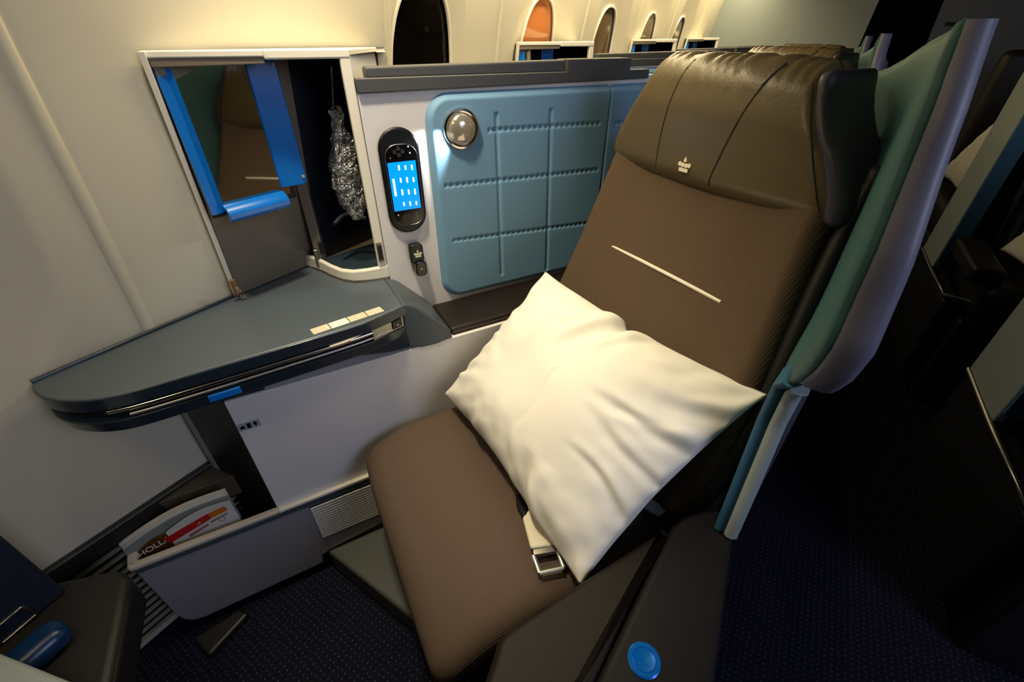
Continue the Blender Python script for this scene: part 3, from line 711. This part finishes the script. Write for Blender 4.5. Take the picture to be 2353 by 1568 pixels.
# ---- headset bag hanging in the locker
hb = thing('headset_bag', (.16, 1.02, .86), 'crinkled clear plastic headset bag hanging inside the dark locker', 'bag')
V, F = rverts((.026, .016, .112), .014, 16, 5); W_ = []
for v_ in V:
    z = v_.z; k = 1.15-.85*smoothstep(-.01, .105, z)-.55*smoothstep(.03, .112, -z)
    n_ = (noise.noise_vector(v_*38+Vector((3, 1, 7)))*.010+noise.noise_vector(v_*95)*.005)
    W_.append(Vector((.149+.32*-.0+v_.x*k*1.2+(.018 if z < 0 else 0)*0, 1.0+v_.y*k*1.3, .985+z))+Vector((n_.x, n_.y, n_.z*.4)))
obj('bag_film', W_, F, 'film', hb, sharp=25)
tube('headset_band', [(.10+.07*u, 1.02+.02*math.sin(u*3), .862+.012*math.sin(math.pi*u)) for u in [i/10 for i in range(11)]], .005, 'navy_shell', hb)
tube('hang_loop', [(.143, 1.0, 1.08), (.150, .995, 1.12), (.155, .985, 1.16)], .0015, 'film', hb)

# ================================================================== SEAT
HA = R(22.8); HV = Vector((math.sin(HA), 0, math.cos(HA))); NV = Vector((-math.cos(HA), 0, math.sin(HA))); YV = Vector((0, 1, 0))
BP = Vector((.696, .54, .98))   # point on the backrest front plane
st = thing('lounge_seat', (.4, .53, 0), 'brown cloth lounge seat with leather headrest facing the side table', 'seat')
# cushion
def cfn(v):
    x, y, z = v
    if z > 0: z += .010*(1-(x/.25)**2)*(1-(y/.26)**2)
    f = smoothstep(-.10, -.25, x)
    z -= .036*f*f*(1 if z > 0 else .2)
    if y > .14 and x < -.1: x += .006*smoothstep(.14, .26, y)*smoothstep(-.1, -.25, x)
    if x < -.1: x -= .012*smoothstep(-.1, -.25, x)
    return (x, y, z)
cu = rbox('seat_cushion', (.275, .520, .390), (.25, .258, .070), .038, 'seat_cloth', st, fn=cfn, k=14)
box('cushion_side', .06, .50, .262, .274, .33, .40, 'leather_dark', st, bevel=.004)
prism('seat_pan', [(.07, .28), (.56, .28), (.56, .77), (.07, .77)], .22, .325, 'black_matte', st, bevel=.01)
prism('seat_base', [(-.132, .790), (.045, .470), (.16, .28), (.62, .28), (.62, .79)], .0, .085, 'ped', st, bevel=.008)
prism('pedestal', [(.12, .34), (.58, .34), (.58, .76), (.06, .76)], .085, .23, 'black_matte', st)
# backrest
BC = BP + HV*(-.235) - NV*.05
def yedge(y, z):     # the aisle edge follows the wing, the other edge runs straight
    if y < 0: return y*(1.02-.26*smoothstep(-.19, .33, z))
    return y
def bfn(v):
    x, y, z = v     # x along normal, y across, z up the back
    if x > 0: x += .016*smoothstep(.15, .26, abs(y)) - .006*(1-min(1, abs(y)/.2)) + .010*math.exp(-((z+.165)/.12)**2)
    return (x, yedge(y, z), z)
bk = rbox('backrest', BC, (.05, .27, .335), .03, 'back_cloth', st, axes=(NV, YV, HV), fn=bfn, k=16)
for sg in (-1, 1):
    rbox('side_bolster', BC, (.060, .016, .330), .015, 'leather_dark', st, axes=(NV, YV, HV), fn=lambda v: (v.x-.026, (v.y+sg*.276)*(1-.20*smoothstep(-.19, .33, v.z) if sg < 0 else 1), v.z), k=16)
# light stripe on the backrest
def bpt(y, hh, e=0): return BP+YV*(y-.54)+HV*hh+NV*e
tube('stripe', [bpt(lerp(.705, .410, i/10), lerp(-.170, -.167, i/10), -.0052-.0012*math.sin(math.pi*i/10)+.0012) for i in range(11)], .0048, 'stripe', st, flat=.75)
# headrest: a bolster narrowing to the top, pleated along the upper edge
HC = Vector((.738, .573, 1.073))
def hfn(v):
    x, y, z = v
    t = (z+.105)/.21
    k = lerp(1.0, .66, smoothstep(.1, 1.0, t)**1.0)
    yy = y*k
    if x < 0:
        x += .010*(abs(y)/.25)**2 - .010*(1-(2*t-1)**2)*.6
        pl_ = smoothstep(.72, .95, t)
        x += .0022*pl_*math.sin(y*150+3*math.sin(y*31))*(1 if y > -.14 else .3)
    if z > 0: z += .0022*smoothstep(.05, .1, z)*math.sin(y*150+3*math.sin(y*31)) - .006*smoothstep(.1, .25, -y)
    x += .012*smoothstep(.6, 1, t)
    return (x, yy, z)
hd = rbox('headrest', HC, (.056, .257, .108), .042, 'leather_head', st, fn=hfn, k=56, e=7)
for sg in (-1,):
    rbox('headrest_cheek', HC, (.066, .016, .100), .015, 'leather_cheek', hd, fn=lambda v: (lambda q: (q[0]+.012, q[1]*1.0, q[2]))(hfn(Vector((v.x, v.y+sg*.247, v.z)))), k=10)
def hsurf(y, z):
    """front of the headrest at cross position y, height z (world)"""
    t = (z-HC.z+.105)/.21; k = lerp(1.0, .66, smoothstep(.1, 1.0, t)); yl = (y-HC.y)/k
    zl = z-HC.z; x = -.056
    if abs(zl) > .066: x = -.056+.042-math.sqrt(max(0, .042**2-(abs(zl)-.066)**2))
    x += .010*(abs(yl)/.25)**2 - .010*(1-(2*t-1)**2)*.6 + .012*smoothstep(.6, 1, t)
    return HC.x+x
tube('seam', [(hsurf(y, z)+.0002, y, z) for y, z in [(lerp(.645, .664, i/14)+.004*math.sin(i/14*3), lerp(1.172, .995, i/14)) for i in range(15)]], .0013, 'stitch', hd, n=6)
tube('seam', [(hsurf(y, z)+.0002, y, z) for y, z in [(lerp(.475, .535, (i/14)**.85), lerp(1.172, .985, i/14)) for i in range(15)]], .0016, 'stitch', hd, n=6)
tube('seam', [(hsurf(y, z)+.0003, y, z) for y, z in [(lerp(.418, .338, i/14), lerp(1.150, .99, i/14)) for i in range(15)]], .0011, 'stitch', hd, n=6)
cz_ = 1.010; cx_ = hsurf(.592, cz_)
crown(hd, (cx_-.0006, .590, cz_), (0, -1, 0), (.02, 0, 1), (-1, 0, .05), .026, 'crown')
box('headrest_stem', .74, .80, .45, .68, .95, 1.06, 'leather_dark', st, bevel=.01)

# ---- privacy shell with wing on the aisle side
WD = Vector((.915, .404, 0)); WN = Vector((.404, -.915, 0))      # along the wing edge, and outwards to the aisle
sh = thing('privacy_shell', (.75, .35, .0), 'teal padded privacy wing with lavender grey edge around the seat back', 'seat shell')
EDGE = [(.50, .500, .200), (.585, .503, .204), (.762, .525, .220), (.823, .520, .217), (.851, .495, .198), (.881, .470, .180), (.914, .451, .166), (.956, .440, .158), (1.0, .447, .163), (1.044, .451, .166), (1.108, .468, .178), (1.161, .478, .186), (1.211, .4995, .2015)]
def edge(z):
    for (a, xa, ya), (b_, xb, yb) in zip(EDGE, EDGE[1:]):
        if z <= b_: t = max(0, (z-a)/(b_-a)); return Vector((lerp(xa, xb, t), lerp(ya, yb, t), 0))
    return Vector((EDGE[-1][1], EDGE[-1][2], 0))
PATH = [(.575, .230, 1.209), (.64, .256, 1.208), (.705, .283, 1.207), (.755, .305, 1.205), (.795, .330, 1.200), (.818, .348, 1.194), (.835, .365, 1.185), (.852, .384, 1.174), (.866, .406, 1.163), (.885, .45, 1.148), (.905, .50, 1.143), (.93, .57, 1.14), (.945, .66, 1.138), (.95, .80, 1.138), (.95, .925, 1.138)]
V = []; F = []; nz_ = 48; zb = .55
cols = [None]+PATH
for ci, pc in enumerate(cols):
    for j in range(nz_+1):
        tz = j/nz_
        if pc is None: z = lerp(zb, 1.211, tz); p = edge(z)
        else:
            z = lerp(zb, pc[2], tz); p = Vector((pc[0], pc[1], 0))
            if ci < 4: p = lerp(edge(min(z, 1.211))+(p-Vector((.4995, .2015, 0))), p, [0, .35, .65, .9][ci])
        roll = (.012 if ci == 0 else .002 if ci == 1 else 0)+.010*(1-smoothstep(0, .02, (pc[2] if pc else 1.211)-z))
        V.append(p+WN*roll*.6+Vector((0, 0, z)))
for i in range(len(cols)-1):
    for j in range(nz_): F.append([i*(nz_+1)+j, (i+1)*(nz_+1)+j, (i+1)*(nz_+1)+j+1, i*(nz_+1)+j+1])
obj('wing_padding', V, F, 'teal', sh, sharp=80, solid=.012)
def strip(nm, zs, inner, o1, m_, dt=0, par=sh):
    V = []; F = []
    for z in zs:
        p = edge(z)+WD*dt+Vector((0, 0, z))
        outer = o1 if o1 < .026 else lerp(.034, .0215, smoothstep(.95, 1.2, z))
        for (tt, nn) in ((0, inner), (-.004, inner+.005), (-.004, outer-.007), (.002, outer), (.05, outer+.002), (.05, inner+.004)): V.append(p+WD*tt+WN*nn)
    n = 6
    for i in range(len(zs)-1):
        for j in range(n): F.append([i*n+j, i*n+(j+1) % n, (i+1)*n+(j+1) % n, (i+1)*n+j])
    F += [list(range(n)), list(range(len(V)-n, len(V)))]
    return obj(nm, V, F, m_, par, sharp=50)
strip('edge_trim', [lerp(.872, 1.213, i/24) for i in range(25)], .002, .034, 'lavender', .0)
strip('lower_edge_trim', [lerp(.535, .838, i/20) for i in range(21)], .006, .0255, 'pale_grey', -.006)
strip('lower_edge', [lerp(.535, .855, i/20) for i in range(21)], -.010, .006, 'teal_blue', -.003)
V = []; F = []
outp = [(.575, .214), (.64, .243), (.76, .292), (.86, .360), (.93, .45), (.975, .57), (.985, .80), (.985, .93)]
for i, (x, y) in enumerate(outp):
    for (z) in (.36, 1.135+(.03*max(0, 1-i/3))): V += [(x, y, z), (x+.006, y-.008, z)]
for i in range(len(outp)-1):
    a, b_ = i*4, i*4+4
    F += [[a, b_, b_+2, a+2], [a+1, a+3, b_+3, b_+1], [a+2, b_+2, b_+3, a+3], [a, a+1, b_+1, b_]]
F += [[0, 2, 3, 1], [len(V)-4, len(V)-3, len(V)-1, len(V)-2]]
obj('outer_panel', V, F, 'cabin_grey', sh, sharp=50)

# ---- aisle armrest
am = thing('aisle_armrest', (.35, .15, 0), 'dark leather aisle armrest with round blue button', 'armrest')
AZ = .53
arm = [(.548, .205), (.535, .232), (.505, .250), (.470, .256), (.435, .246), (.19, .132), (.02, .045), (.08, -.085), (.327, .060)]
softprism('arm_pad', arm, AZ-.055, AZ, .012, 'leather_arm', am)
prism('arm_body', [(.54, .21), (.50, .245), (.44, .240), (.19, .128), (.03, .045), (.085, -.078), (.325, .066)], .12, AZ-.05, 'leather_dark', am, bevel=.01)
tri = [(.092, .222), (.108, .240), (.30, .247), (.412, .250), (.432, .243), (.30, .186), (.190, .131), (.03, .056), (-.02, .06), (.01, .15)]
softprism('corner_pad', tri, AZ-.06, AZ-.002, .013, 'leather_corner', am)
prism('corner_body', [(.10, .23), (.40, .238), (.16, .12), (.03, .06), (0, .07)], .15, AZ-.045, 'leather_dark', am)
bt = lathe('recline_button', (.262, .121, AZ), (0, 0, 1), [(.0215, -.002), (.0215, .0015), (.0195, .003), (.0155, .003), (.0145, .0018), (.0135, .0028), (.008, .0016), (.0, .0010)], 'blue_button', am)
# ---- seat belt
sbt = thing('seat_belt', (.25, .34, .46), 'cream seat belt with steel buckle frame peeking out beneath the pillow', 'seat belt')
bz = .474
extrude('webbing', [(.262, .415, bz), (.240, .405, bz), (.222, .345, bz+.004), (.262, .330, bz+.004)], (0, 0, .010), 'webbing', sbt, bevel=.004)
V = [(.224, .342), (.262, .330), (.258, .320), (.221, .332)]
prism('cross_bar', V, bz+.003, bz+.012, 'steel', sbt, bevel=.001)
fo = [Vector((.221, .334, bz+.008)), Vector((.216, .305, bz+.005)), Vector((.256, .294, bz+.005)), Vector((.262, .322, bz+.008))]
for a, b_ in ((0, 1), (1, 2), (2, 3)): tube('buckle_frame', [fo[a], lerp(fo[a], fo[b_], .5), fo[b_]], .0042, 'aluminium', sbt, n=8, flat=.6)
tube('black_strap', [(.262, .455, bz-.004), (.250, .43, bz+.004), (.248, .405, bz+.006)], .008, 'black', sbt, flat=.5)
extrude('anchor_strap', [(.445, .325, .478), (.470, .318, .485), (.480, .286, .492), (.458, .286, .482)], (0, 0, .004), 'webbing_grey', sbt, bevel=.001)

# ---- pillow
CREASE = [(1.0, .30, .30, .16, .035, .013), (1.0, -.08, .35, .05, .03, .011), (1.0, -.42, .45, -.25, .03, .011), (1.0, .62, .45, .40, .04, .008),
          (.02, 1.0, -.10, .35, .035, .018), (-.08, 1.0, -.22, .55, .03, .012), (.28, 1.0, .12, .45, .035, .010), (.62, 1.0, .55, .6, .04, .007),
          (.35, -1.0, .30, -.55, .04, .014), (.10, -1.0, .02, -.35, .03, .006), (-.55, -1.0, -.45, -.55, .04, .009), (-1.0, -.55, -.55, -.40, .03, .008),
          (-1.0, .1, -.72, .05, .03, .006), (.0, .12, .06, -.52, .014, .004), (.55, .2, .95, .45, .03, .006), (-.35, .55, -.30, -.1, .05, .005)]
def pillow(name, cs, T_, label, group=None, seed=0, par=None, N=110):
    """cs: four corners (A left, B bottom, C right, D top)"""
    A, B, C_, D = [Vector(c) for c in cs]; nrm = ((B-A)+(C_-D)).cross((D-A)+(C_-B)).normalized()
    if nrm.z < 0: nrm = -nrm
    V = []; F = []; off = Vector((seed*7.3, seed*1.7, 0))
    for side in (1, -1):
        for i in range(N+1):
            for j in range(N+1):
                u, v_ = 2*i/N-1, 2*j/N-1
                # waisted outline: edges pulled in between the corners
                pu = u*(1-.055*(1-v_**2)); pv = v_*(1-(.075 if v_ > 0 else .075-.05*smoothstep(-.2, .6, u))*(1-u**2))
                if seed == 0:
                    pv += smoothstep(.55, 1, v_)*(-.06*math.exp(-((u-.03)/.06)**2)+.035*math.exp(-((u+.10)/.07)**2))
                p = (A*(1-pu)*(1-pv)+B*(1+pu)*(1-pv)+C_*(1+pu)*(1+pv)+D*(1-pu)*(1+pv))/4
                e = max(0, (1-abs(u)**2.6))*max(0, (1-abs(v_)**2.6)); th = T_*e**.62
                # soft body, a few long creases running in from the seams
                q = Vector((u, v_, 0))+off
                edge_ = max(abs(u), abs(v_))
                fold = noise.noise(q*1.6)*.012*e**.5
                ang = math.atan2(v_, u)
                fold += .0022*math.sin(ang*23+5*noise.noise(q*2))*smoothstep(.72, .90, edge_)*(1-smoothstep(.95, 1.0, edge_))
                if side > 0:
                    cu_ = u+.10*noise.noise(q*2.3+Vector((4, 0, 1))); cv_ = v_+.10*noise.noise(q*2.3+Vector((0, 9, 5)))
                    for (u0, v0, u1, v1, wd_, dp) in CREASE:
                        wd_ = wd_*1.6; du, dv = u1-u0, v1-v0; L2 = du*du+dv*dv; tt = max(0, min(1, ((cu_-u0)*du+(cv_-v0)*dv)/L2))
                        dx, dy = cu_-u0-du*tt, cv_-v0-dv*tt; sd = (dx*dv-dy*du)/math.sqrt(L2); dd = math.hypot(dx, dy)
                        if dd < wd_*4:
                            fall = (1-tt)**.8*smoothstep(0, .15, tt+.10)
                            fold += .8*dp*fall*(-math.exp(-(dd/wd_)**2)+.8*math.exp(-((sd-1.5*wd_)/(1.2*wd_))**2-((dd**2-sd**2)/(wd_*2)**2 if dd**2 > sd**2 else 0)))
                    fold += .0035*noise.noise(Vector((u*3-v_*5, u*6+v_*3, 3))+off)*smoothstep(.3, .8, edge_)*(1-smoothstep(.92, 1, edge_))
                wob = nrm*(.006*noise.noise(q*3.1))*smoothstep(.7, 1, edge_)
                V.append(p+nrm*side*(th+max(fold, -th*.8) if e > 0 else 0)+wob)
    M_ = (N+1)**2
    for i in range(N):
        for j in range(N):
            q = [i*(N+1)+j, (i+1)*(N+1)+j, (i+1)*(N+1)+j+1, i*(N+1)+j+1]; F += [q, [M_+k for k in q[::-1]]]
    o = obj(name, V, F, 'cotton', par, sharp=180)
    return tag(o, label, 'pillow', group)
pw = pillow('pillow', [(.229, .765, .505), (.258, .252, .492), (.597, .262, .742), (.512, .785, .752)], .088, 'large white pillow propped across the brown seat and its backrest')

# ================================================================== FOOT END, near left corner
ot = thing('ottoman', (-.55, .5, 0), 'dark brown leather footrest at the lower left foot end', 'footrest')
prism('slab', [(-.408, .665), (-.420, .690), (-.445, .702), (-.85, .80), (-.85, .15), (-.41, .15)], .36, .42, 'leather_dark', ot, bevel=.012, seg=4)
prism('slab_edge', [(-.405, .66), (-.418, .60), (-.418, .16), (-.405, .16)], .352, .412, 'leather_arm', ot, bevel=.008)
prism('foot', [(-.60, .60), (-.85, .68), (-.85, .2), (-.60, .2)], 0, .36, 'black_matte', ot)
fsd = Vector((.78, .626, 0)); fe = Vector((-.498, .688, 0)); fn_ = Vector((.626, -.78, 0))
fs = thing('footwell_shell', fe+Vector((-.15, -.1, .42)), 'navy shell wall with outlined placard above the footrest', 'shell panel')
extrude('shell_wall', [fe+Vector((0, 0, .42)), fe-fsd*.36+Vector((0, 0, .42)), fe-fsd*.36+Vector((0, 0, .85)), fe+Vector((0, 0, .85))], -fn_*.02, 'navy_shell', fs, bevel=.006)
def fsp(a, z, e=.001): return fe-fsd*a+fn_*e+Vector((0, 0, z))
tg = [fsp(.043, .458), fsp(.040, .426), fsp(.086, .424), fsp(.089, .455)]
tube('placard_frame', [lerp(tg[k], tg[(k+1) % 4], f) for k in range(4) for f in (.05, .5, .95)], .0022, 'steel', fs, n=6, closed=True)
tag(rbox('blue_pouch', (-.502, .585, .440), (.036, .026, .020), .019, 'blue_dark', axes=(fsd, -fn_, Vector((0, 0, 1)))), 'rounded glossy blue pouch lying on the dark footrest', 'pouch')
tag(prism('grey_end_block', [(-.512, .560), (-.402, .458), (-.45, .22), (-.80, .30)], .421, .515, 'pale_grey', bevel=.01), 'pale grey shell block at the lower left corner', 'shell panel')
tag(extrude('floor_fitting', [(-.425, .70, 0), (-.34, .758, 0), (-.36, .78, 0), (-.46, .76, 0)], (0, 0, .022), 'charcoal', bevel=.006), 'small dark floor fitting cover under the literature box', 'floor fitting')

# ================================================================== ROWS BEHIND (copies of the suite)
ords = ['first', 'second', 'third']
for n in range(1, 4):
    o_ = FUS*PITCH*n
    up_ = o_+Vector((0, 0, .008*n))
    clone(cb, up_, 'cream corner cabinet of the %s row behind' % ords[n-1], group='cabinets of the rows behind')
    clone(mo, up_, 'blue framed screen in the cabinet of the %s row behind' % ords[n-1], group='screens of the rows behind')
    clone(pn, o_, 'white partition with grey rail of the %s row behind' % ords[n-1], group='partitions of the rows behind')
    if n < 3:
        clone(pp, o_, 'blue padded panel of the %s row behind' % ords[n-1], group='padded panels of the rows behind')
        clone(st, o_, 'brown seat with leather headrest of the %s row behind' % ords[n-1], group='seats of the rows behind')
        clone(sh, o_, 'teal privacy wing with pale edge of the %s row behind' % ords[n-1], group='shells of the rows behind')
        clone(am, o_, 'dark aisle armrest of the %s row behind' % ords[n-1], group='armrests of the rows behind')

# ================================================================== CENTRE SEATS ACROSS THE AISLE
def centre(s0, label, lab2, grp):
    t = thing('privacy_shell', fp(s0-.1, -.7, 0), label, 'seat shell', grp)
    P = [(s0-.262, .418), (s0-.02, .400), (s0-.004, .406), (s0, .425), (s0, 1.20), (s0-.262, 1.20)]
    extrude('side_panel', [fp(s, -.60, z) for s, z in P], -OUT*.02, 'pale_grey', t, bevel=.004)
    extrude('inner_edge', [fp(s0-.275, -.603, .45), fp(s0-.262, -.603, .45), fp(s0-.262, -.603, 1.18), fp(s0-.275, -.603, 1.18)], -OUT*.05, 'teal_blue', t)
    tube('base_trim', [fp(s0-.004, -.60, .41), fp(s0-.26, -.60, .412), fp(s0-.40, -.60, .416), fp(s0-.55, -.602, .418), fp(s0-.60, -.72, .425)], .008, 'steel', t, n=6)
    extrude('seat_side', [fp(s0-.56, -.61, .06), fp(s0+.02, -.61, .06), fp(s0+.02, -.61, .40), fp(s0-.56, -.61, .40)], -OUT*.05, 'dark_cabin', t, bevel=.01)
    st_ = thing('lounge_seat', fp(s0-.3, -.9, 0), lab2, 'seat', grp+' seats')
    A = (FUS, -OUT, Vector((0, 0, 1)))
    rbox('seat_cushion', fp(s0-.42, -.93, .44), (.22, .26, .07), .04, 'leather_dark', st_, axes=A)
    rbox('backrest', fp(s0-.12, -.99, .76), (.05, .24, .34), .04, 'leather_dark', st_, axes=(Vector((FUS.x*.93, FUS.y*.93, -.37)), -OUT, Vector((FUS.x*.37, FUS.y*.37, .93))))
    rbox('arm_pad', fp(s0-.42, -.66, .53), (.20, .045, .03), .015, 'leather_dark', st_, axes=A)
    box_c = [fp(s0-.62, -.665, .0), fp(s0+.12, -.665, 0), fp(s0+.12, -1.25, 0), fp(s0-.62, -1.25, 0)]
    extrude('seat_base', box_c, (0, 0, .36), 'dark_cabin', st_, bevel=.01)
    extrude('shell_back', [fp(s0+.05, -.74, .36), fp(s0+.05, -1.3, .36), fp(s0+.08, -1.3, 1.12), fp(s0+.08, -.74, 1.12)], FUS*.03, 'dark_cabin', st_, bevel=.01)
for n, nm in enumerate(('nearer', 'farther')):
    centre(1.557+1.062*n, 'pale grey centre seat shell across the aisle, %s of two' % nm, 'dark leather centre seat across the aisle, %s of two' % nm, 'centre suites across the aisle')
A = [fp(2.30, -.74, .545), fp(1.92, -.80, .525), fp(1.98, -1.0, .87), fp(2.35, -.95, .90)]
pillow('pillow', A, .06, 'white pillow on the dark centre seat at the right edge', 'pillows across the aisle', seed=2, N=40)
A = [fp(3.27, -.655, .60), fp(2.86, -.69, .60), fp(2.83, -.82, .95), fp(3.22, -.77, .92)]
pillow('pillow', A, .05, 'dim white pillow seen behind the farther centre shell', 'pillows across the aisle', seed=5, N=40)
t = thing('lounge_seat', fp(3.1, -.95, 0), 'dark centre seat holding the dim white pillow, farthest across the aisle', 'seat', 'centre suites across the aisle seats')
rbox('seat_cushion', fp(3.20, -.93, .46), (.34, .26, .07), .04, 'leather_dark', t, axes=(FUS, -OUT, Vector((0, 0, 1))))
rbox('backrest', fp(3.55, -1.0, .80), (.06, .30, .36), .04, 'leather_dark', t, axes=(FUS, -OUT, Vector((0, 0, 1))))
extrude('seat_base', [fp(2.85, -.66, 0), fp(3.6, -.66, 0), fp(3.6, -1.25, 0), fp(2.85, -1.25, 0)], (0, 0, .39), 'dark_cabin', t, bevel=.01)
